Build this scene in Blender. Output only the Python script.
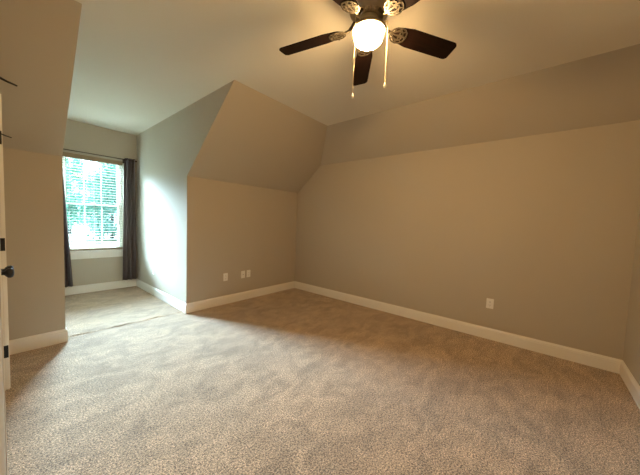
import bpy, bmesh, math, random
from mathutils import Vector, Matrix
from mathutils.geometry import tessellate_polygon
PI = math.pi
for o in list(bpy.data.objects): bpy.data.objects.remove(o)
C = bpy.context.scene.collection

# ---------------- camera ----------------
F_PX, YAW, PITCH, ROLL = 262.1847, 0.8790, -0.0574, 0.0366
CAM = Vector((-3.6208, -3.6028, 1.2968))
fw = Vector((math.sin(YAW)*math.cos(PITCH), math.cos(YAW)*math.cos(PITCH), math.sin(PITCH)))
r0 = Vector((math.cos(YAW), -math.sin(YAW), 0)); u0 = r0.cross(fw)
rt = r0*math.cos(ROLL)+u0*math.sin(ROLL); up = -r0*math.sin(ROLL)+u0*math.cos(ROLL)
cd = bpy.data.cameras.new('camera'); cam = bpy.data.objects.new('camera', cd); C.objects.link(cam)
cd.sensor_fit = 'HORIZONTAL'; cd.sensor_width = 36; cd.lens = F_PX*36/640
cd.clip_start = 0.005; cd.clip_end = 500
m3 = Matrix((rt, up, -fw)).transposed()
cam.matrix_world = Matrix.Translation(CAM) @ m3.to_4x4()
bpy.context.scene.camera = cam

# ---------------- world, exposure ----------------
sc = bpy.context.scene
sc.view_settings.view_transform = 'Standard'; sc.view_settings.look = 'None'
sc.view_settings.gamma = 1; sc.view_settings.use_curve_mapping = False
sc.view_settings.exposure = 0.1
SKY = 800.0         # radiance of the bright overcast sky
LAMP = 335.0        # radiance of the fan's light globe
w = bpy.data.worlds.new('overcast_sky'); sc.world = w; w.use_nodes = True
nt = w.node_tree; nt.nodes.clear()
tc = nt.nodes.new('ShaderNodeTexCoord'); sp = nt.nodes.new('ShaderNodeSeparateXYZ')
mr = nt.nodes.new('ShaderNodeMapRange'); mr.inputs['From Min'].default_value = 0.12; mr.inputs['From Max'].default_value = 0.42
mr.interpolation_type = 'SMOOTHSTEP'
mr.inputs['To Min'].default_value = 0.004; mr.inputs['To Max'].default_value = 1.0
my = nt.nodes.new('ShaderNodeMapRange'); my.inputs['From Min'].default_value = 0.36; my.inputs['From Max'].default_value = 0.97; my.interpolation_type = 'SMOOTHSTEP'
my.inputs['To Min'].default_value = 0.012; my.inputs['To Max'].default_value = 1.0
mu = nt.nodes.new('ShaderNodeMath'); mu.operation = 'MULTIPLY'
ms = nt.nodes.new('ShaderNodeMath'); ms.operation = 'MULTIPLY'; ms.inputs[1].default_value = SKY
bg = nt.nodes.new('ShaderNodeBackground'); bg.inputs['Color'].default_value = (0.60, 0.80, 1.0, 1)
wo = nt.nodes.new('ShaderNodeOutputWorld'); L = nt.links.new
L(tc.outputs['Generated'], sp.inputs[0]); L(sp.outputs['Z'], mr.inputs['Value']); L(sp.outputs['Y'], my.inputs['Value'])
L(mr.outputs[0], mu.inputs[0]); L(my.outputs[0], mu.inputs[1]); L(mu.outputs[0], ms.inputs[0])
L(ms.outputs[0], bg.inputs['Strength']); L(bg.outputs[0], wo.inputs['Surface'])
w.cycles.sampling_method = 'MANUAL'; w.cycles.sample_map_resolution = 1024
sc.cycles.use_denoising = True
sc.cycles.max_bounces = 10; sc.cycles.diffuse_bounces = 8; sc.cycles.sample_clamp_indirect = 12

# ---------------- room numbers (metres) ----------------
H = 2.74; HK = 1.845; S = 1.0858; HR = 2.3054; SR = 0.5066; LY = 4.2826
XR = -2.0647; XL = -3.2463; D = 2.0596; XW = -3.636; HB = 0.1311
WX0, WX1, WZ0, WZ1 = -3.05, -2.262, 0.69, 2.235     # window opening
CY0, CY1 = -1.93, -0.70                             # closet opening
EY0, EY1 = -4.16, -3.32                             # entry opening behind the camera
DH = 2.05

# window daylight sampling portal (adds no light of its own)
pl = bpy.data.lights.new('window_portal', 'AREA'); pl.shape = 'RECTANGLE'; pl.size = WX1-WX0; pl.size_y = WZ1-WZ0
pl.cycles.is_portal = True
po = bpy.data.objects.new('window_portal', pl); C.objects.link(po)
po.location = ((WX0+WX1)/2, D+0.165, (WZ0+WZ1)/2); po.rotation_euler = (-PI/2, 0, 0)

# ---------------- materials ----------------
def mat(name, col, rough=0.6, metal=0.0, noise=0.0, nscale=8.0, bump=0.0, bscale=200.0, spec=0.5, **kw):
    m = bpy.data.materials.new(name); m.use_nodes = True
    t = m.node_tree; b = t.nodes['Principled BSDF']
    b.inputs['Base Color'].default_value = (*col, 1); b.inputs['Roughness'].default_value = rough
    b.inputs['Metallic'].default_value = metal; b.inputs['Specular IOR Level'].default_value = spec
    for k, v in kw.items(): b.inputs[k.replace('_', ' ')].default_value = v
    tx = t.nodes.new('ShaderNodeTexCoord')
    if noise:
        n = t.nodes.new('ShaderNodeTexNoise'); n.inputs['Scale'].default_value = nscale; n.inputs['Detail'].default_value = 4
        r = t.nodes.new('ShaderNodeMapRange'); r.inputs['To Min'].default_value = 1-noise; r.inputs['To Max'].default_value = 1+noise
        v = t.nodes.new('ShaderNodeVectorMath'); v.operation = 'SCALE'; v.inputs[0].default_value = col
        t.links.new(tx.outputs['Object'], n.inputs['Vector']); t.links.new(n.outputs[0], r.inputs['Value'])
        t.links.new(r.outputs[0], v.inputs['Scale']); t.links.new(v.outputs[0], b.inputs['Base Color'])
    if bump:
        n2 = t.nodes.new('ShaderNodeTexNoise'); n2.inputs['Scale'].default_value = bscale; n2.inputs['Detail'].default_value = 3
        bu = t.nodes.new('ShaderNodeBump'); bu.inputs['Strength'].default_value = bump; bu.inputs['Distance'].default_value = 0.002
        t.links.new(tx.outputs['Object'], n2.inputs['Vector']); t.links.new(n2.outputs[0], bu.inputs['Height'])
        t.links.new(bu.outputs[0], b.inputs['Normal'])
    return m
def fabric(name, col, trans):
    m = bpy.data.materials.new(name); m.use_nodes = True; t = m.node_tree; t.nodes.clear()
    o = t.nodes.new('ShaderNodeOutputMaterial'); mx = t.nodes.new('ShaderNodeMixShader'); mx.inputs[0].default_value = trans
    d = t.nodes.new('ShaderNodeBsdfDiffuse'); tl = t.nodes.new('ShaderNodeBsdfTranslucent'); tl.inputs[0].default_value = (*col, 1)
    tx = t.nodes.new('ShaderNodeTexCoord'); n = t.nodes.new('ShaderNodeTexNoise'); n.inputs['Scale'].default_value = 300
    bu = t.nodes.new('ShaderNodeBump'); bu.inputs['Strength'].default_value = 0.2; bu.inputs['Distance'].default_value = 0.001
    d.inputs[0].default_value = (*col, 1)
    t.links.new(tx.outputs['Object'], n.inputs[0]); t.links.new(n.outputs[0], bu.inputs['Height']); t.links.new(bu.outputs[0], d.inputs['Normal'])
    t.links.new(d.outputs[0], mx.inputs[1]); t.links.new(tl.outputs[0], mx.inputs[2]); t.links.new(mx.outputs[0], o.inputs[0])
    return m
M = {}
M['wall'] = mat('greige_wall_paint', (0.465, 0.41, 0.325), 0.75, noise=0.02, nscale=1.5, bump=0.25, bscale=160)
M['ceiling'] = mat('off_white_ceiling_paint', (0.74, 0.69, 0.585), 0.85, noise=0.02, nscale=1.2, bump=0.25, bscale=160)
M['trim'] = mat('white_trim_paint', (0.80, 0.77, 0.71), 0.4, noise=0.02, nscale=3)
M['door'] = mat('white_door_paint', (0.74, 0.68, 0.60), 0.45, noise=0.02, nscale=3)
M['plate'] = mat('white_plastic', (0.82, 0.80, 0.75), 0.35, noise=0.01)
M['slot'] = mat('dark_slot', (0.03, 0.03, 0.03), 0.6, noise=0.05)
M['black'] = mat('matte_black_metal', (0.006, 0.006, 0.007), 0.4, 0.2, noise=0.1, nscale=30)
M['bronze'] = mat('dark_bronze_rod', (0.06, 0.035, 0.02), 0.35, 0.7, noise=0.15, nscale=20)
M['vinyl'] = mat('white_vinyl', (0.72, 0.68, 0.60), 0.35, noise=0.01)
M['blind'] = mat('tan_faux_wood', (0.27, 0.195, 0.115), 0.45, noise=0.03, nscale=12)
M['slat'] = fabric('ivory_translucent_slat', (0.44, 0.43, 0.38), 0.6)
M['cord'] = mat('ivory_cord', (0.42, 0.44, 0.42), 0.8, noise=0.05)
M['pewter'] = mat('antique_brushed_pewter', (0.42, 0.35, 0.25), 0.36, 0.9, noise=0.15, nscale=25)
M['iron'] = mat('aged_pewter_iron', (0.10, 0.085, 0.062), 0.42, 0.85, noise=0.15, nscale=25)
M['chain'] = mat('brass_chain', (0.75, 0.62, 0.36), 0.3, 0.9, noise=0.1, nscale=100)
M['chain_knob'] = mat('white_pull_knob', (0.85, 0.80, 0.70), 0.35, noise=0.02)

def wood():
    m = bpy.data.materials.new('dark_walnut_blade'); m.use_nodes = True; t = m.node_tree; b = t.nodes['Principled BSDF']
    tx = t.nodes.new('ShaderNodeTexCoord'); mp = t.nodes.new('ShaderNodeMapping'); mp.inputs['Scale'].default_value = (3, 45, 10)
    n = t.nodes.new('ShaderNodeTexNoise'); n.inputs['Scale'].default_value = 2; n.inputs['Detail'].default_value = 6
    r = t.nodes.new('ShaderNodeValToRGB'); r.color_ramp.elements[0].color = (0.003, 0.0013, 0.001, 1); r.color_ramp.elements[1].color = (0.012, 0.0045, 0.003, 1)
    r.color_ramp.elements[0].position = 0.3; r.color_ramp.elements[1].position = 0.75
    t.links.new(tx.outputs['Object'], mp.inputs[0]); t.links.new(mp.outputs[0], n.inputs[0]); t.links.new(n.outputs[0], r.inputs[0])
    t.links.new(r.outputs[0], b.inputs['Base Color']); b.inputs['Roughness'].default_value = 0.45; b.inputs['Specular IOR Level'].default_value = 0.12
    return m
M['wood'] = wood()

def globe_mat():
    m = bpy.data.materials.new('lit_frosted_glass'); m.use_nodes = True; t = m.node_tree; b = t.nodes['Principled BSDF']
    b.inputs['Base Color'].default_value = (0.9, 0.85, 0.75, 1); b.inputs['Roughness'].default_value = 0.3
    b.inputs['Emission Color'].default_value = (1.0, 0.635, 0.275, 1)
    b.inputs['Emission Strength'].default_value = LAMP
    return m
M['globe'] = globe_mat()

def glass():
    m = bpy.data.materials.new('window_glass'); m.use_nodes = True; t = m.node_tree; t.nodes.clear()
    o = t.nodes.new('ShaderNodeOutputMaterial'); mx = t.nodes.new('ShaderNodeMixShader'); fr = t.nodes.new('ShaderNodeFresnel')
    fr.inputs['IOR'].default_value = 1.3
    tr = t.nodes.new('ShaderNodeBsdfTransparent'); tr.inputs[0].default_value = (0.93, 0.985, 0.97, 1)
    gl = t.nodes.new('ShaderNodeBsdfGlossy'); gl.inputs['Roughness'].default_value = 0.02
    t.links.new(fr.outputs[0], mx.inputs[0]); t.links.new(tr.outputs[0], mx.inputs[1]); t.links.new(gl.outputs[0], mx.inputs[2]); t.links.new(mx.outputs[0], o.inputs[0])
    return m
M['glass'] = glass()

M['curtain'] = fabric('charcoal_taupe_cloth', (0.175, 0.142, 0.142), 0.22)

def carpet():
    m = bpy.data.materials.new('beige_cut_pile_carpet'); m.use_nodes = True; t = m.node_tree; b = t.nodes['Principled BSDF']
    N = t.nodes.new; K = t.links.new
    tx = N('ShaderNodeTexCoord')
    def noise(scale, detail, mapping=None, dist=0.0):
        n = N('ShaderNodeTexNoise'); n.inputs['Scale'].default_value = scale; n.inputs['Detail'].default_value = detail; n.inputs['Distortion'].default_value = dist
        if mapping:
            mp = N('ShaderNodeMapping'); mp.inputs['Rotation'].default_value = (0, 0, mapping[0]); mp.inputs['Scale'].default_value = (mapping[1], mapping[2], 1)
            K(tx.outputs['Object'], mp.inputs[0]); K(mp.outputs[0], n.inputs['Vector'])
        else: K(tx.outputs['Object'], n.inputs['Vector'])
        return n
    tuft = noise(105, 3, None, 0.3)
    speck = noise(210, 2)
    pile = noise(5.0, 5, (0.6, 1.0, 1.6), 0.9)
    sweep = noise(0.9, 3, (-0.4, 1.0, 1.8), 0.5)
    def rng(n, a, b_, lo=0.3, hi=0.7):
        r = N('ShaderNodeMapRange'); r.inputs['From Min'].default_value = lo; r.inputs['From Max'].default_value = hi
        r.inputs['To Min'].default_value = a; r.inputs['To Max'].default_value = b_; K(n.outputs[0], r.inputs['Value']); return r
    def mul(a, b_):
        x = N('ShaderNodeMath'); x.operation = 'MULTIPLY'; K(a.outputs[0], x.inputs[0]); K(b_.outputs[0], x.inputs[1]); return x
    f = mul(mul(rng(tuft, 0.42, 1.48, 0.37, 0.63), rng(speck, 0.6, 1.36, 0.37, 0.63)), mul(rng(pile, 0.76, 1.12, 0.34, 0.62), rng(sweep, 0.86, 1.06)))
    ramp = N('ShaderNodeVectorMath'); ramp.operation = 'SCALE'; ramp.inputs[0].default_value = CARPET
    K(f.outputs[0], ramp.inputs['Scale']); K(ramp.outputs[0], b.inputs['Base Color'])
    b.inputs['Roughness'].default_value = 0.95; b.inputs['Specular IOR Level'].default_value = 0.15
    b.inputs['Sheen Weight'].default_value = 0.35; b.inputs['Sheen Roughness'].default_value = 0.5
    ad = N('ShaderNodeMath'); ad.operation = 'MULTIPLY_ADD'; ad.inputs[1].default_value = 0.45
    K(speck.outputs[0], ad.inputs[0]); K(tuft.outputs[0], ad.inputs[2])
    ad2 = N('ShaderNodeMath'); ad2.operation = 'MULTIPLY_ADD'; ad2.inputs[1].default_value = 0.10
    K(pile.outputs[0], ad2.inputs[0]); K(ad.outputs[0], ad2.inputs[2])
    bu = N('ShaderNodeBump'); bu.inputs['Strength'].default_value = 0.7; bu.inputs['Distance'].default_value = 0.010
    K(ad2.outputs[0], bu.inputs['Height']); K(bu.outputs[0], b.inputs['Normal'])
    return m
CARPET = (0.435, 0.31, 0.20)
M['carpet'] = carpet()
M['grass'] = mat('lawn_grass', (0.018, 0.027, 0.007), 0.9, noise=0.25, nscale=0.4, spec=0.1)
M['asphalt'] = mat('pale_concrete', (0.06, 0.055, 0.06), 0.9, noise=0.15, nscale=0.8, spec=0.1)
M['bark'] = mat('tree_bark', (0.02, 0.016, 0.012), 0.9, noise=0.3, nscale=2)
M['leaf_a'] = mat('green_leaves', (0.13, 0.30, 0.24), 0.7, noise=0.4, nscale=0.5, spec=0.2)
M['leaf_b'] = mat('light_green_leaves', (0.20, 0.36, 0.25), 0.7, noise=0.4, nscale=0.5, spec=0.2)

# ---------------- helpers ----------------
def link(name, bm, m, parent=None, smooth=False):
    bmesh.ops.recalc_face_normals(bm, faces=bm.faces)
    me = bpy.data.meshes.new(name); bm.to_mesh(me); bm.free()
    if smooth: me.polygons.foreach_set('use_smooth', [True]*len(me.polygons))
    o = bpy.data.objects.new(name, me); me.materials.append(m); C.objects.link(o)
    if parent:
        o.parent = parent
    return o
def struct(name, bm, m, parent=None, smooth=False):
    o = link(name, bm, m, parent, smooth)
    if not parent: o['kind'] = 'structure'
    return o
def tag(o, label, cat, group=None):
    o['label'] = label; o['category'] = cat
    if group: o['group'] = group
    return o
def thing(name, label, cat, loc, group=None):
    o = bpy.data.objects.new(name, None); C.objects.link(o); o.location = loc; o.empty_display_size = 0.1
    return tag(o, label, cat, group)
def sanchor(name, loc):
    o = bpy.data.objects.new(name, None); C.objects.link(o); o.location = loc; o['kind'] = 'structure'; return o
def box(bm, x0, x1, y0, y1, z0, z1, bev=0.0):
    g = bmesh.ops.create_cube(bm, size=1)
    bmesh.ops.scale(bm, vec=(abs(x1-x0), abs(y1-y0), abs(z1-z0)), verts=g['verts'])
    bmesh.ops.translate(bm, vec=((x0+x1)/2, (y0+y1)/2, (z0+z1)/2), verts=g['verts'])
    if bev:
        es = list({e for v in g['verts'] for e in v.link_edges})
        bmesh.ops.bevel(bm, geom=es, offset=bev, segments=2, affect='EDGES', clamp_overlap=True)
def lathe(bm, prof, c=(0, 0, 0), n=32, axis='Z'):
    rings = []
    for r, z in prof:
        ring = []
        for k in range(n):
            a = 2*PI*k/n
            p = (r*math.cos(a), r*math.sin(a), z)
            if axis == 'X': p = (z, r*math.cos(a), r*math.sin(a))
            if axis == 'Y': p = (r*math.cos(a), z, r*math.sin(a))
            ring.append(bm.verts.new((p[0]+c[0], p[1]+c[1], p[2]+c[2])))
        rings.append(ring)
    for a, b in zip(rings, rings[1:]):
        for k in range(n): bm.faces.new((a[k], a[(k+1) % n], b[(k+1) % n], b[k]))
    for ring in (rings[0], rings[-1]): bm.faces.new(ring)
    bmesh.ops.remove_doubles(bm, verts=bm.verts, dist=1e-6)
def tube(bm, pts, r, n=10, r1=None):
    pts = [Vector(p) for p in pts]; rings = []
    for i, p in enumerate(pts):
        d = (pts[min(i+1, len(pts)-1)]-pts[max(i-1, 0)]).normalized()
        a = Vector((0, 0, 1)) if abs(d.z) < 0.9 else Vector((1, 0, 0))
        s = d.cross(a).normalized(); t = s.cross(d)
        rr = r if r1 is None else r+(r1-r)*i/(len(pts)-1)
        rings.append([bm.verts.new(p+(s*math.cos(2*PI*k/n)+t*math.sin(2*PI*k/n))*rr) for k in range(n)])
    for a, b in zip(rings, rings[1:]):
        for k in range(n): bm.faces.new((a[k], a[(k+1) % n], b[(k+1) % n], b[k]))
    bm.faces.new(rings[0]); bm.faces.new(rings[-1])

T = 0.12
NF = {'floor': (0, 0, -1), 'ceil': (0, 0, 1), 'right': (1, 0, 0), 'knee': (0, 1, 0), 'ckr': (1, 0, 0), 'ckl': (-1, 0, 0),
      'win': (0, 1, 0), 'left': (-1, 0, 0), 'near': (0, -1, 0)}
sk = Vector((0, H-HK, S)).normalized(); srn = Vector((H-HR, 0, SR)).normalized()
NF['sk'] = tuple(sk); NF['sr'] = tuple(srn)
def offs(planes):
    ns = [Vector(NF[p]) for p in planes]
    u = []
    for n in ns:
        if all((n-q).length > 1e-4 for q in u): u.append(n)
    if len(u) == 1: return u[0]*T
    if len(u) == 2:
        a, b = u; k = T/(1+a.dot(b)); return (a+b)*k
    m = Matrix((u[0], u[1], u[2])); return m.inverted() @ Vector((T, T, T))
y1 = -(HR-HK)/(H-HK)*S
V = {  # room corners and the faces that meet there
 'A': ((0, 0, 0), 'floor knee right'), 'B': ((XR, 0, 0), 'floor knee ckr'), 'C': ((XR, D, 0), 'floor ckr win'), 'D': ((XL, D, 0), 'floor ckl win'),
 'E': ((XL, 0, 0), 'floor knee ckl'), 'F': ((XW, 0, 0), 'floor knee left'), 'G': ((XW, -LY, 0), 'floor left near'), 'H': ((0, -LY, 0), 'floor right near'),
 'A1': ((0, 0, HK), 'right knee sk'), 'B1': ((XR, 0, HK), 'ckr knee sk'), 'E1': ((XL, 0, HK), 'ckl knee sk'), 'F1': ((XW, 0, HK), 'left knee sk'),
 'S1': ((0, y1, HR), 'right sr sk'), 'S2': ((-SR, -S, H), 'ceil sr sk'), 'B2': ((XR, -S, H), 'ceil ckr sk'), 'E2': ((XL, -S, H), 'ceil ckl sk'),
 'F2': ((XW, -S, H), 'ceil left sk'), 'C2': ((XR, D, H), 'ceil ckr win'), 'D2': ((XL, D, H), 'ceil ckl win'),
 'R1': ((0, -LY, HR), 'right sr near'), 'R2': ((-SR, -LY, H), 'ceil sr near'), 'G2': ((XW, -LY, H), 'ceil left near'),
}
def plate(name, keys, face, m, holes=()):
    """One wall, floor or ceiling slab; keys are corner names or raw points; mitred to its neighbours."""
    bm = bmesh.new(); loops = [keys]+list(holes); inner = []; outer = []; idx = []
    for lp in loops:
        a = []; b = []
        for k in lp:
            if isinstance(k, str): p = Vector(V[k][0]); o = offs(V[k][1].split())
            else: p = Vector(k); o = Vector(NF[face])*T
            a.append(p); b.append(p+o)
        inner.append(a); outer.append(b)
    tris = tessellate_polygon(inner)
    vi = [bm.verts.new(p) for lp in inner for p in lp]; vo = [bm.verts.new(p) for lp in outer for p in lp]
    for t in tris:
        bm.faces.new([vi[i] for i in t]); bm.faces.new([vo[i] for i in reversed(t)])
    base = 0
    for lp in inner:
        n = len(lp)
        for k in range(n):
            i, j = base+k, base+(k+1) % n
            bm.faces.new((vi[i], vi[j], vo[j], vo[i]))
        base += n
    return struct(name, bm, m)

# ---------------- room shell ----------------
plate('floor', ['A', 'B', 'C', 'D', 'E', 'F', (XW, CY1, 0), (XW, CY0, 0), (XW, EY1, 0), (XW, EY0, 0), 'G', 'H'], 'floor', M['carpet'])
plate('ceiling', ['S2', 'B2', 'C2', 'D2', 'E2', 'F2', 'G2', 'R2'], 'ceil', M['ceiling'])
plate('wall_right', ['A', 'A1', 'S1', 'R1', 'H'], 'right', M['wall'])
plate('wall_slope_right', ['S1', 'S2', 'R2', 'R1'], 'sr', M['wall'])
plate('wall_knee_right', ['A', 'B', 'B1', 'A1'], 'knee', M['wall'])
plate('wall_slope_knee_right', ['A1', 'B1', 'B2', 'S2', 'S1'], 'sk', M['wall'])
plate('wall_dormer_right', ['B', 'C', 'C2', 'B2', 'B1'], 'ckr', M['wall'])
plate('wall_window', ['C', 'D', 'D2', 'C2'], 'win', M['wall'], [[(WX0, D, WZ0), (WX1, D, WZ0), (WX1, D, WZ1), (WX0, D, WZ1)]])
plate('wall_dormer_left', ['D', 'E', 'E1', 'E2', 'D2'], 'ckl', M['wall'])
plate('wall_knee_left', ['E', 'F', 'F1', 'E1'], 'knee', M['wall'])
plate('wall_slope_knee_left', ['E1', 'F1', 'F2', 'E2'], 'sk', M['wall'])
plate('wall_left', ['F', (XW, CY1, 0), (XW, CY1, DH), (XW, CY0, DH), (XW, CY0, 0), (XW, EY1, 0), (XW, EY1, DH), (XW, EY0, DH), (XW, EY0, 0), 'G', 'G2', 'F2', 'F1'], 'left', M['wall'])
plate('wall_near', ['G', 'H', 'R1', 'R2', 'G2'], 'near', M['wall'])
# closet and hallway behind the left wall
def shell(name, x0, x1, yy0, yy1, z1, m):      # five-sided box open towards the room
    bm = bmesh.new()
    for (a, b, c, d, e, f) in ((x0-.05, x0, yy0-.05, yy1+.05, 0, z1), (x0, x1, yy0-.05, yy0, 0, z1), (x0, x1, yy1, yy1+.05, 0, z1), (x0-.05, x1, yy0-.05, yy1+.05, z1, z1+.05)):
        box(bm, a, b, c, d, e, f)
    struct(name, bm, m)
shell('wall_closet', XW-T-0.7, XW-T, CY0-0.02, CY1+0.02, DH+0.3, M['wall'])
shell('wall_hallway', XW-T-1.3, XW-T, EY0-0.3, EY1+0.25, DH+0.4, M['wall'])
for nm, a, b, c, d in (('floor_closet', XW-T-0.75, XW, CY0-0.05, CY1+0.05), ('floor_hallway', XW-T-1.35, XW, EY0-0.35, EY1+0.3)):
    bm = bmesh.new(); box(bm, a, b, c, d, -0.06, 0); struct(nm, bm, M['carpet'])
# dormer threshold: the seam ridge where the two carpets meet
bm = bmesh.new()
n = 40; prof = [(-0.030, 0), (-0.016, 0.007), (-0.004, 0.012), (0.003, 0.009), (0.009, 0)]
rows = []
for i in range(n+1):
    x = XL+0.03+(XR-XL-0.05)*i/n; yc = 0.115-0.02*i/n+0.006*math.sin(i*0.7)+0.004*math.sin(i*1.9)
    rows.append([bm.verts.new((x, yc+a, z*(0.8+0.3*math.sin(i*0.5)))) for a, z in prof])
for a, b in zip(rows, rows[1:]):
    for k in range(len(prof)-1): bm.faces.new((a[k], a[k+1], b[k+1], b[k]))
struct('trim_1', bm, M['carpet'], smooth=True)

# ---------------- baseboards ----------------
BP = [(0, 0), (0.015, 0), (0.015, 0.098), (0.0125, 0.101), (0.0125, 0.105), (0.0145, 0.108), (0.0135, 0.114), (0.008, 0.121), (0.007, 0.1285), (0.004, HB), (0, HB)]
def baseboard(name, p0, p1, nrm, m0, m1):
    """profile swept from p0 to p1; m0/m1: +1 inside-corner mitre, -1 outside-corner mitre, 0 square"""
    p0 = Vector((*p0, 0)); p1 = Vector((*p1, 0)); d = (p1-p0).normalized(); nn = Vector((*nrm, 0))
    bm = bmesh.new(); a = []; b = []
    for t, z in BP:
        a.append(bm.verts.new(p0+nn*t+d*(m0*t)+Vector((0, 0, z)))); b.append(bm.verts.new(p1+nn*t-d*(m1*t)+Vector((0, 0, z))))
    k = len(BP)
    for i in range(k): bm.faces.new((a[i], a[(i+1) % k], b[(i+1) % k], b[i]))
    bm.faces.new(a); bm.faces.new(b)
    return struct(name, bm, M['trim'])
baseboard('baseboard_right', (0, 0), (0, -LY), (-1, 0), 1, 1)
baseboard('baseboard_knee_right', (XR, 0), (0, 0), (0, -1), -1, 1)
baseboard('baseboard_dormer_right', (XR, D), (XR, 0), (-1, 0), 1, -1)
baseboard('baseboard_window', (XL, D), (XR, D), (0, -1), 1, 1)
baseboard('baseboard_dormer_left', (XL, 0), (XL, D), (1, 0), -1, 1)
baseboard('baseboard_knee_left', (XW, 0), (XL, 0), (0, -1), 1, -1)
baseboard('baseboard_near', (XW, -LY), (0, -LY), (0, 1), 1, 1)
baseboard('baseboard_left', (XW, 0), (XW, CY1+0.052), (1, 0), 1, 0)

# ---------------- window ----------------
wd = sanchor('window_1', ((WX0+WX1)/2, D+0.1, WZ0))
o_ = wd.location
def rel(bm, o=o_): bmesh.ops.translate(bm, vec=-Vector(o), verts=bm.verts)
FY0, FY1 = D+0.075, D+0.155
bm = bmesh.new(); f = 0.032
box(bm, WX0, WX0+f, FY0, FY1, WZ0, WZ1, .002); box(bm, WX1-f, WX1, FY0, FY1, WZ0, WZ1, .002)
box(bm, WX0+f, WX1-f, FY0, FY1, WZ0, WZ0+f, .002); box(bm, WX0+f, WX1-f, FY0, FY1, WZ1-f, WZ1, .002)
rel(bm); link('window_frame', bm, M['vinyl'], wd)
def sash(z0, z1, ya, yb):
    bm = bmesh.new(); x0, x1 = WX0+f, WX1-f; s = 0.03
    box(bm, x0, x0+s, ya, yb, z0, z1, .002); box(bm, x1-s, x1, ya, yb, z0, z1, .002)
    box(bm, x0+s, x1-s, ya, yb, z0, z0+s, .002); box(bm, x0+s, x1-s, ya, yb, z1-s, z1, .002)
    rel(bm); sa = link('sash', bm, M['vinyl'], wd)
    bm = bmesh.new(); ym = (ya+yb)/2
    box(bm, x0+s, x1-s, ym-.002, ym+.002, z0+s, z1-s); rel(bm); link('pane', bm, M['glass'], sa)
    for k in (1, 2):
        xm = x0+s+(x1-x0-2*s)*k/3
        bm = bmesh.new(); box(bm, xm-.004, xm+.004, ym+.003, ym+.009, z0+s, z1-s); rel(bm); link('muntin', bm, M['vinyl'], sa)
zm = 1.455
sash(WZ0+f, zm+.015, FY0+.006, FY0+.036); sash(zm-.015, WZ1-f, FY0+.042, FY0+.072)
bm = bmesh.new(); box(bm, (WX0+WX1)/2-.03, (WX0+WX1)/2+.03, FY0+.002, FY0+.03, zm+.0152, zm+.03, .003); rel(bm); link('sash_lock', bm, M['vinyl'], wd)
# stool and apron
bm = bmesh.new(); box(bm, WX0-0.05, WX1+0.05, D-0.038, D-0.0005, WZ0-0.022, WZ0, .004); box(bm, WX0+.0005, WX1-.0005, D-0.001, D+0.075, WZ0-0.0005, WZ0+.006, .002); rel(bm); link('window_sill', bm, M['trim'], wd)
bm = bmesh.new(); box(bm, WX0-0.03, WX1+0.03, D-0.016, D-0.0005, WZ0-0.125, WZ0-0.0225, .004); rel(bm); link('apron', bm, M['trim'], wd)

# ---------------- venetian blind ----------------
BY = D+0.037; bx0, bx1 = WX0+.008, WX1-.008; xm = (bx0+bx1)/2
vb = thing('venetian_blind', 'pale horizontal slat blind lowered with open slats inside the dormer window', 'blind', (xm, BY, WZ0+.02))
def relv(bm): bmesh.ops.translate(bm, vec=-Vector(vb.location), verts=bm.verts)
bm = bmesh.new(); box(bm, bx0, bx1, BY-.024, BY+.026, WZ1-.045, WZ1-.002, .002); relv(bm); link('head_rail', bm, M['blind'], vb)
bm = bmesh.new(); box(bm, bx0, bx1, BY-.034, BY-.0245, WZ1-.066, WZ1-.001, .003); relv(bm); link('valance', bm, M['blind'], vb)
bm = bmesh.new(); nsl = 33; z0, z1 = WZ0+.052, WZ1-.07
for k in range(nsl):
    z = z0+(z1-z0)*k/(nsl-1); tl = -0.02
    v = []
    for (yy, zz) in ((-.024, -tl*.024), (-.012, .0012-tl*.012), (0, .0022), (.012, .0012+tl*.012), (.024, tl*.024)):
        v.append((yy, zz))
    ring = v+[(a, b-.0026) for a, b in reversed(v)]
    A = [bm.verts.new((bx0+.004, BY+a, z+b)) for a, b in ring]; B = [bm.verts.new((bx1-.004, BY+a, z+b)) for a, b in ring]
    q = len(ring)
    for i in range(q): bm.faces.new((A[i], A[(i+1) % q], B[(i+1) % q], B[i]))
    bm.faces.new(A); bm.faces.new(B)
relv(bm); link('slats', bm, M['slat'], vb)
bm = bmesh.new(); box(bm, bx0+.002, bx1-.002, BY-.025, BY+.025, WZ0+.008, WZ0+.034, .004); relv(bm); link('bottom_rail', bm, M['blind'], vb)
for px in (bx0+.085, xm, bx1-.085):
    bm = bmesh.new()
    for yy in (-.0262, .0262): tube(bm, [(px, BY+yy, WZ0+.034), (px, BY+yy, WZ1-.045)], .0014, 6)
    relv(bm); link('ladder_cord', bm, M['cord'], vb)
bm = bmesh.new(); tube(bm, [(bx0+.05, BY-.037, WZ1-.06), (bx0+.05, BY-.039, WZ1-.75)], .004, 8); relv(bm); link('tilt_wand', bm, M['blind'], vb)

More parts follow.
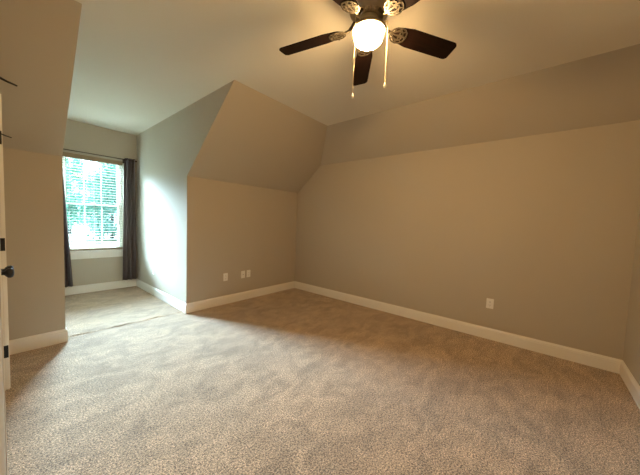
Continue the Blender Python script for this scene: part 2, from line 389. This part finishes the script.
# ---------------- curtain rod and curtains ----------------
RY, RZ = D-0.075, 2.262
rx0, rx1 = XL+.03, -2.098
rod = thing('curtain_rod', 'thin dark bronze curtain rod with ball ends above the window', 'curtain rod', ((rx0+rx1)/2, RY, RZ))
def relr(bm): bmesh.ops.translate(bm, vec=-Vector(rod.location), verts=bm.verts)
bm = bmesh.new(); tube(bm, [(rx0, RY, RZ), (rx1, RY, RZ)], .008, 14); relr(bm); link('pole', bm, M['bronze'], rod, True)
for x, s in ((rx0, -1), (rx1, 1)):
    bm = bmesh.new(); lathe(bm, [(.001, s*.020), (.009, s*.0175), (.0135, s*.010), (.0145, s*.002), (.012, -s*.006), (.009, -s*.010), (.009, -s*.016), (.001, -s*.016)], (x, RY, RZ), 18, 'X'); relr(bm); link('finial', bm, M['bronze'], rod, True)
for x in (rx0+.04, -2.262):
    bm = bmesh.new(); tube(bm, [(x, RY, RZ-.013), (x, RY+.02, RZ-.018), (x, D-.006, RZ-.02)], .005, 8); box(bm, x-.012, x+.012, D-.006, D-.0003, RZ-.05, RZ+.012, .002)
    tube(bm, [(x, RY-.011, RZ+.004), (x, RY-.009, RZ-.008), (x, RY, RZ-.013), (x, RY+.010, RZ-.006)], .003, 6)
    relr(bm); link('bracket', bm, M['bronze'], rod, True)
def curtain(x0t, x1t, x0b, x1b, ztop, zbot, folds, amp, seed, label):
    rnd = random.Random(seed); nu, nv = folds*16, 40; th = .0016
    cu = thing('curtain', label, 'curtain', ((x0b+x1b)/2, RY, zbot), 'curtain panels on the window rod')
    ph = [rnd.uniform(-.25, .25) for _ in range(folds+1)]
    bm = bmesh.new(); g = []
    for j in range(nv+1):
        v = j/nv; z = ztop+(zbot-ztop)*v; row = []
        xa = x0t+(x0b-x0t)*v; xb = x1t+(x1b-x1t)*v
        for i in range(nu+1):
            u = i/nu; k = u*folds
            a = math.sin(2*PI*k+(ph[int(min(k, folds))])*v*1.5+.15*math.sin(5*v+k))
            x = xa+(xb-xa)*(u+.012*math.sin(4*PI*k)*(1))
            y = RY+a*amp*(1-.12*math.sin(3*v+i*.02))
            row.append((x, y, z))
        g.append(row)
    f_ = [[bm.verts.new(p) for p in r] for r in g]
    for j in range(nv):
        for i in range(nu): bm.faces.new((f_[j][i], f_[j][i+1], f_[j+1][i+1], f_[j+1][i]))
    bmesh.ops.translate(bm, vec=-Vector(cu.location), verts=bm.verts)
    cl = link('cloth', bm, M['curtain'], cu, True)
    md = cl.modifiers.new('thick', 'SOLIDIFY'); md.thickness = th*2; md.offset = 0
    for i in range(folds*2):
        u = (i)/(folds*2)+1/(folds*4)*0
        x = x0t+(x1t-x0t)*(u+.0)
        if i == 0: x += .004
        bm = bmesh.new(); n = 20; R1, r1 = .0165, .003
        vs = [[bm.verts.new((x+math.cos(2*PI*b/8)*r1*1.6, RY+(R1+r1*math.sin(2*PI*b/8))*math.cos(2*PI*a/n), RZ+(R1+r1*math.sin(2*PI*b/8))*math.sin(2*PI*a/n))) for b in range(8)] for a in range(n)]
        for a in range(n):
            for b in range(8): bm.faces.new((vs[a][b], vs[(a+1) % n][b], vs[(a+1) % n][(b+1) % 8], vs[a][(b+1) % 8]))
        bmesh.ops.translate(bm, vec=-Vector(cu.location), verts=bm.verts)
        link('grommet', bm, M['bronze'], cu, True)
curtain(-2.262, -2.108, -2.305, -2.092, 2.292, 0.150, 3, .034, 3, 'charcoal taupe grommet curtain hanging between the window and the dormer cheek wall')
curtain(-3.215, -3.055, -3.215, -2.945, 2.292, 0.150, 4, .034, 8, 'charcoal curtain on the window\'s left side, mostly hidden behind the near wall corner')

# ---------------- outlets ----------------
def outlet(name, label, p, axis, kind, group='wall outlets'):
    """axis: 'knee' faces -Y, 'side' faces -X"""
    e = thing(name, label, 'outlet' if kind != 'jack' else 'wall plate', p, group)
    if axis == 'side': e.rotation_euler = (0, 0, -PI/2)
    w_, h_ = .0365, .0585
    bm = bmesh.new(); box(bm, -w_, w_, -.006, -.0004, -h_, h_, .0022); link('cover_plate', bm, M['plate'], e)
    if kind == 'duplex':
        for s in (1, -1):
            bm = bmesh.new(); lathe(bm, [(.001, -.0085), (.0160, -.0085), (.0168, -.0078), (.0168, -.0055), (.001, -.0055)], (0, 0, s*.0195), 24, 'Y')
            for v in bm.verts: v.co.z = max(min(v.co.z, s*.0195+.0135), s*.0195-.0135)
            rc = link('receptacle', bm, M['plate'], e)
            bm = bmesh.new()
            for sx in (-.0065, .0065): box(bm, sx-.0012, sx+.0012, -.0092, -.0083, s*.0195-.002, s*.0195+.007)
            box(bm, -.0025, .0025, -.0092, -.0083, s*.0195-.0105, s*.0195-.0065)
            link('slots', bm, M['slot'], rc)
        bm = bmesh.new(); lathe(bm, [(.0002, -.0078), (.003, -.0072), (.003, -.0058), (.0002, -.0058)], (0, 0, 0), 12, 'Y'); link('screw', bm, M['plate'], e)
    elif kind == 'decora':
        bm = bmesh.new(); box(bm, -.0165, .0165, -.009, -.0062, -.033, .033, .0015); rc = link('receptacle', bm, M['plate'], e)
        bm = bmesh.new()
        for s in (1, -1):
            for sx in (-.0065, .0065): box(bm, sx-.0012, sx+.0012, -.0097, -.0088, s*.017-.002, s*.017+.007)
            box(bm, -.0025, .0025, -.0097, -.0088, s*.017-.0105, s*.017-.0065)
        link('slots', bm, M['slot'], rc)
    else:
        bm = bmesh.new(); box(bm, -.009, .009, -.0085, -.0062, -.010, .010, .001); j = link('jack', bm, M['plate'], e)
        bm = bmesh.new(); box(bm, -.0055, .0055, -.0092, -.0083, -.005, .004); link('slots', bm, M['slot'], j)
    return e
outlet('wall_outlet', 'white duplex outlet standing alone on the short knee wall, nearest the dormer', (-1.488, 0, .416), 'knee', 'duplex')
outlet('wall_jack', 'white jack plate on the knee wall, left one of the close pair', (-1.181, 0, .416), 'knee', 'jack')
outlet('wall_outlet', 'white outlet on the knee wall, right one of the close pair nearest the corner', (-1.077, 0, .418), 'knee', 'duplex')
outlet('wall_outlet', 'white duplex outlet low on the long right-hand wall', (0, -3.226, .421), 'side', 'duplex')
outlet('wall_outlet', 'white outlet low on the daylit dormer cheek wall near the curtain', (XR, 1.22, .398), 'side', 'duplex')

# ---------------- closet double doors, hinges, casing ----------------
XD = -3.657      # face of the closed doors
XC = -3.6155     # face of the casing
bm = bmesh.new()
def casing(bm, y0, y1, z0, z1): box(bm, XW+.0003, XC, y0, y1, z0, z1, .004)
casing(bm, CY1-.016, CY1+.05, 0, DH+.05)
struct('trim_2', bm, M['trim'])
bm = bmesh.new(); box(bm, XW+.0003, -3.633, CY0-.05, CY0+.012, 0, DH+.05, .001); box(bm, XW+.0003, -3.633, CY0+.012, CY1-.0162, DH-.012, DH+.05, .001); struct('trim_3', bm, M['trim'])
# jambs
bm = bmesh.new(); box(bm, XW-T, XW-.0004, CY1-.016, CY1-.0004, 0, DH-.001); box(bm, XW-T, XW-.0004, CY0+.0004, CY0+.016, 0, DH-.001); box(bm, XW-T, XW-.0004, CY0+.016, CY1-.016, DH-.017, DH-.001); struct('trim_4', bm, M['trim'])
ym_ = (CY0+CY1)/2
def door(name, ya, yb, hinge_y, knob_y):
    r = sanchor(name, (XD, hinge_y, 0.012))
    def rl(bm): bmesh.ops.translate(bm, vec=-Vector(r.location), verts=bm.verts)
    bm = bmesh.new(); z0, z1 = .012, 2.028; t0 = XD-.035
    box(bm, t0, XD-.008, ya, yb, z0, z1)
    st = .10; zz = [z0, z0+.20, .90, 1.05, 1.72, 1.82, z1-.11, z1]
    box(bm, XD-.0082, XD, ya, ya+st, z0, z1, .001); box(bm, XD-.0082, XD, yb-st, yb, z0, z1, .001)
    for a, b in ((z0, z0+.20), (.86, 1.02), (z1-.12, z1)): box(bm, XD-.0082, XD, ya+st, yb-st, a, b, .001)
    for a, b in ((z0+.20, .86), (1.02, z1-.12)): box(bm, XD-.0082, XD-.002, ya+st+.03, yb-st-.03, a+.03, b-.03, .005)
    rl(bm); link('leaf', bm, M['door'], r)
    s = 1 if hinge_y > knob_y else -1
    for z in (.285, 1.06, 1.80):
        bm = bmesh.new(); hy = hinge_y+s*.004
        lathe(bm, [(.001, -.050), (.0045, -.048), (.0045, -.0455), (.0078, -.045), (.0078, -.016), (.0072, -.015), (.0078, -.014), (.0078, .014), (.0072, .015), (.0078, .016), (.0078, .045), (.0045, .0455), (.0045, .050), (.001, .053)], (XD+.0075, hy, z), 14)
        box(bm, XD-.0004, XD+.0022, min(hy, hy-s*.03), max(hy, hy-s*.03), z-.045, z+.045)
        if s > 0: box(bm, XD+.0005, XC-.004, ya*0+CY1-.0185, CY1-.0162, z-.045, z+.045)
        rl(bm); h = link('hinge', bm, M['black'], r)
        if z > 1.5:
            bm = bmesh.new(); zt = z+.028
            tube(bm, [(XD+.004, hy, zt+.004), (XD+.022, hy+.004, zt+.006), (XD+.034, hy+.004, zt-.001)], .007, 8, .0045)
            tube(bm, [(XD+.030, hy+.004, zt+.001), (XD+.055, hy+.004, zt-.008), (XD+.083, hy+.004, zt-.015)], .0055, 8, .0035)
            rl(bm); link('stop_arm', bm, M['black'], h, True)
    bm = bmesh.new(); lathe(bm, [(.001, 0), (.031, 0), (.032, .004), (.024, .008), (.011, .012), (.010, .030), (.018, .035), (.0265, .044), (.0275, .054), (.023, .062), (.012, .066), (.001, .067)], (XD+.0005, knob_y, .955), 24, 'X')
    rl(bm); link('knob', bm, M['black'], r, True)
door('door_1', ym_+.002, CY1-.0175, CY1-.0175, ym_+.055)
door('door_2', CY0+.0175, ym_-.002, CY0+.0175, ym_-.055)
# entry casing behind the camera
bm = bmesh.new(); box(bm, XW-T, XW-.0004, EY1-.016, EY1-.0004, 0, DH-.001); box(bm, XW-T, XW-.0004, EY0+.0004, EY0+.016, 0, DH-.001); box(bm, XW-T, XW-.0004, EY0+.016, EY1-.016, DH-.017, DH-.001); struct('trim_5', bm, M['trim'])

# ---------------- ceiling fan ----------------
FX, FY_, HZ = -2.160, -2.721, 2.517; PH0, PT, DROP, RB, WB = 1.889, -0.237, 0.067, 0.609, 0.125
fan = thing('ceiling_fan', 'five blade dark wood ceiling fan with pewter motor and lit glass globe', 'ceiling fan', (FX, FY_, H))
dz = HZ-H
def fpart(name, bm, m, parent=fan, smooth=True): return link(name, bm, m, parent, smooth)
bm = bmesh.new(); lathe(bm, [(.001, -.0004), (.075, -.0004), (.078, -.010), (.070, -.030), (.055, -.040), (.001, -.040)], (0, 0, 0), 36); fpart('canopy', bm, M['pewter'])
bm = bmesh.new(); lathe(bm, [(.001, -.036), (.055, -.036), (.095, -.045), (.118, -.062), (.124, -.085), (.124, -.125), (.120, -.130), (.124, -.135), (.118, -.150), (.095, -.166), (.080, -.172), (.078, -.182), (.001, -.182)], (0, 0, 0), 40); fpart('motor_housing', bm, M['pewter'])
bm = bmesh.new()          # fluted ring under the motor
for k in range(28):
    a = 2*PI*k/28; bmm = bmesh.ops.create_cube(bm, size=1)['verts']
    bmesh.ops.scale(bm, vec=(.012, .007, .022), verts=bmm); bmesh.ops.translate(bm, vec=(.080, 0, -.177), verts=bmm)
    bmesh.ops.rotate(bm, cent=(0, 0, 0), matrix=Matrix.Rotation(a, 3, 'Z'), verts=bmm)
fpart('fluted_ring', bm, M['pewter'], smooth=False)
bm = bmesh.new(); lathe(bm, [(.001, -.181), (.060, -.181), (.062, -.188), (.060, -.208), (.050, -.214), (.050, -.226), (.080, -.234), (.100, -.244), (.105, -.263), (.102, -.266), (.094, -.2565), (.001, -.256)], (0, 0, 0), 36); fpart('light_fitter', bm, M['pewter'])
gp = [(.074, -.2567), (.079, -.272)]
for k in range(1, 17):
    a = math.radians(24-k*(114/16)); gp.append((max(.087*math.cos(a), .001), -.297+.052*math.sin(a)))
bm = bmesh.new(); lathe(bm, gp, (0, 0, 0), 40); fpart('light_globe', bm, M['globe'])

rrt = Vector((r0.x, r0.y, 0)); bk = Vector((-math.sin(YAW), -math.cos(YAW), 0))
def chain(off, zend, zc=-.222):
    bm = bmesh.new(); x, y = off.x, off.y
    top = Vector((x, y, zc)); n = 0
    inn = off.normalized()*.046
    tube(bm, [(inn.x, inn.y, -.220), (x, y, -.224)], .0025, 8)
    z = -.224
    tube(bm, [(x, y, -.224), (x, y, zend-H+.012)], .0010, 6)
    while z > zend-H+.016:
        bmesh.ops.create_icosphere(bm, subdivisions=1, radius=.0024, matrix=Matrix.Translation((x, y, z))); z -= .0062
    c = fpart('pull_chain', bm, M['chain'])
    bm = bmesh.new(); lathe(bm, [(.0008, .014), (.003, .012), (.0035, .006), (.0065, 0), (.0085, -.008), (.0075, -.015), (.003, -.019), (.0008, -.020)], (x, y, zend-H), 14)
    fpart('pull_knob', bm, M['chain_knob'], c)
chain(rrt*-.090+bk*.075, 2.060); chain(rrt*.107+bk*.045, 2.145)

def ribbon(bm, pts, wdt, th):
    """flat scrolled metal strap through pts (in the blade plane)"""
    L_ = []; R_ = []
    for i, p in enumerate(pts):
        p = Vector(p); d = (Vector(pts[min(i+1, len(pts)-1)])-Vector(pts[max(i-1, 0)])); d.z = 0; d.normalize()
        s = Vector((-d.y, d.x, 0))*wdt/2
        L_.append((bm.verts.new(p+s), bm.verts.new(p+s-Vector((0, 0, th))))); R_.append((bm.verts.new(p-s), bm.verts.new(p-s-Vector((0, 0, th)))))
    for i in range(len(pts)-1):
        a, b, c, d = L_[i], L_[i+1], R_[i], R_[i+1]
        bm.faces.new((a[0], b[0], d[0], c[0])); bm.faces.new((a[1], b[1], d[1], c[1])); bm.faces.new((a[0], b[0], b[1], a[1])); bm.faces.new((c[0], d[0], d[1], c[1]))
    for i in (0, -1): bm.faces.new((L_[i][0], L_[i][1], R_[i][1], R_[i][0]))
for k in range(5):
    a = PH0-k*2*PI/5
    # blade frame: X outward, tilted by droop, then pitched about its own axis
    mloc = Matrix.Translation((0, 0, dz)) @ Matrix.Rotation(a, 4, 'Z') @ Matrix.Rotation(math.atan(DROP), 4, 'Y')
    pit = Matrix.Rotation(PT, 4, 'X')
    bm = bmesh.new()
    # rounded blade outline
    x0, x1 = .165, RB; pts = []; ra, rb = .050, .028; w0, w1 = .050, WB/2
    def arc(cx, cy, r, s, e, n=6): return [(cx+r*math.cos(s+(e-s)*i/n), cy+r*math.sin(s+(e-s)*i/n)) for i in range(n+1)]
    pts += arc(x1-rb, w1-rb, rb, PI/2, .18) + arc(x1-rb, -w1+rb, rb, -.18, -PI/2)
    pts += [(x0+.12, -w1)] + arc(x0+ra, -w0+ra*.9, ra*.9, -PI/2-.1, -PI, 6) + arc(x0+ra, w0-ra*.9, ra*.9, PI, PI/2+.1, 6) + [(x0+.12, w1)]
    top = [bm.verts.new((x, y, .003)) for x, y in pts]; bot = [bm.verts.new((x, y, -.003)) for x, y in pts]
    bm.faces.new(top); bm.faces.new(list(reversed(bot)))
    for i in range(len(pts)):
        j = (i+1) % len(pts); bm.faces.new((top[i], top[j], bot[j], bot[i]))
    b = fpart('blade', bm, M['wood'], smooth=False); b.matrix_local = mloc @ pit
    # cast scroll-work blade iron under the blade root
    bm = bmesh.new(); zb = -.0032
    def R2(pts, wd=.009): ribbon(bm, [(x, y, zb) for x, y in pts], wd, .004)
    for s in (1, -1):
        R2([(.150, s*.010), (.160, s*.030), (.178, s*.044), (.205, s*.050), (.232, s*.044), (.250, s*.026), (.256, 0)], .008)
        R2([(.152, s*.004), (.175, s*.018), (.198, s*.028), (.222, s*.024), (.230, s*.012), (.220, s*.004), (.206, s*.010), (.210, s*.018)], .007)
        R2([(.160, s*.030), (.180, s*.022), (.200, s*.040), (.222, s*.024), (.240, s*.036)], .006)
    R2([(.145, 0), (.180, 0), (.215, 0), (.252, 0)], .009)
    for (sx, sy) in ((.205, .046), (.205, -.046), (.245, 0)):
        g = bmesh.ops.create_cone(bm, cap_ends=True, segments=10, radius1=.006, radius2=.006, depth=.004, matrix=Matrix.Translation((sx, sy, zb-.005)))
    bmesh.ops.transform(bm, matrix=pit, verts=bm.verts)
    # arm rising to the motor
    tube(bm, [(.155, 0, -.002), (.125, 0, .004), (.105, 0, .024), (.088, 0, .044)], .0085, 8, .011)
    bi = fpart('blade_iron', bm, M['iron'], smooth=False); bi.matrix_local = mloc

# ---------------- outdoors ----------------
GZ = -3.0
bm = bmesh.new(); box(bm, -120, 160, D+3, 190, GZ-.3, GZ); struct('ground_lawn', bm, M['grass'])
bm = bmesh.new()
P = [(1.6, 20), (6.5, 20), (7.5, 34), (12.5, 46), (11.5, 50), (5.9, 46.5), (3.7, 36)]
P = [(x, y) for x, y in P]
a = [bm.verts.new((x, y, GZ+.02)) for x, y in P]; b_ = [bm.verts.new((x, y, GZ-.05)) for x, y in P]
bm.faces.new(a); bm.faces.new(b_)
for i in range(len(P)): j = (i+1) % len(P); bm.faces.new((a[i], a[j], b_[j], b_[i]))
struct('ground_driveway', bm, M['asphalt'])
def tree(x, y, h, rad, seed, lm, label):
    rnd = random.Random(seed)
    t = thing('leafy_tree', label, 'tree', (x, y, GZ), 'trees beyond the lawn')
    bm = bmesh.new(); tube(bm, [(0, 0, -.1), (.1, 0, h*.3), (-.1, .1, h*.6), (0, 0, h*.85)], .32, 10, .08)
    for k in range(7):
        a = k*2.4; z = h*(.28+.07*k); q = rad*.6
        tube(bm, [(0, 0, z), (math.cos(a)*q*.5, math.sin(a)*q*.5, z+h*.05), (math.cos(a)*q, math.sin(a)*q, z+h*.12)], .11, 6, .03)
    link('trunk', bm, M['bark'], t)
    bm = bmesh.new(); blobs = []
    for k in range(46):
        u = rnd.random(); a = rnd.uniform(0, 2*PI); z = h*(.10+.86*u); pr = rad*math.sqrt(max(.05, 1-abs(2*u-.75)**2*.55))*rnd.uniform(.35, .95)
        blobs.append((math.cos(a)*pr, math.sin(a)*pr, z, rnd.uniform(.9, 1.7)))
    for (bx, by, bz, br) in blobs:
        for _ in range(240):
            d = Vector((rnd.gauss(0, 1), rnd.gauss(0, 1), rnd.gauss(0, .75))).normalized()*br*rnd.uniform(.55, 1.1)
            c = Vector((bx, by, bz))+d; s = rnd.uniform(.14, .34)
            n = Vector((rnd.gauss(0, 1), rnd.gauss(0, 1), rnd.gauss(0, 1)+.6)).normalized(); e1 = n.orthogonal().normalized()*s; e2 = n.cross(e1)*.6
            bm.faces.new([bm.verts.new(c+e1), bm.verts.new(c+e2), bm.verts.new(c-e1), bm.verts.new(c-e2)])
    me = bpy.data.meshes.new('foliage'); bm.to_mesh(me); bm.free(); me.materials.append(lm)
    o = bpy.data.objects.new('foliage', me); C.objects.link(o); o.parent = t
TL = [(0.2, 58, 13.6, 3.6, 'b'), (8.9, 56, 13.8, 4.0, 'a'), (19.5, 57, 13, 3.8, 'b'), (5.2, 72, 17, 4.2, 'a'), (15.6, 73, 17, 4.2, 'a'), (-5.8, 72, 16, 4.2, 'a')]
lab = ['light green tree beyond the lawn, at the left edge of the window view', 'green leafy tree beyond the lawn, filling the right part of the window view',
       'light green tree beyond the driveway, just past the right edge of the window view', 'taller green tree in the back row, seen through the left half of the window',
       'taller green tree in the back row, behind the right edge of the window view', 'taller green tree in the back row, furthest to the left']
for i, (x, y, h, r_, k) in enumerate(TL): tree(x, y, h, r_, 11+i, M['leaf_'+k], lab[i])
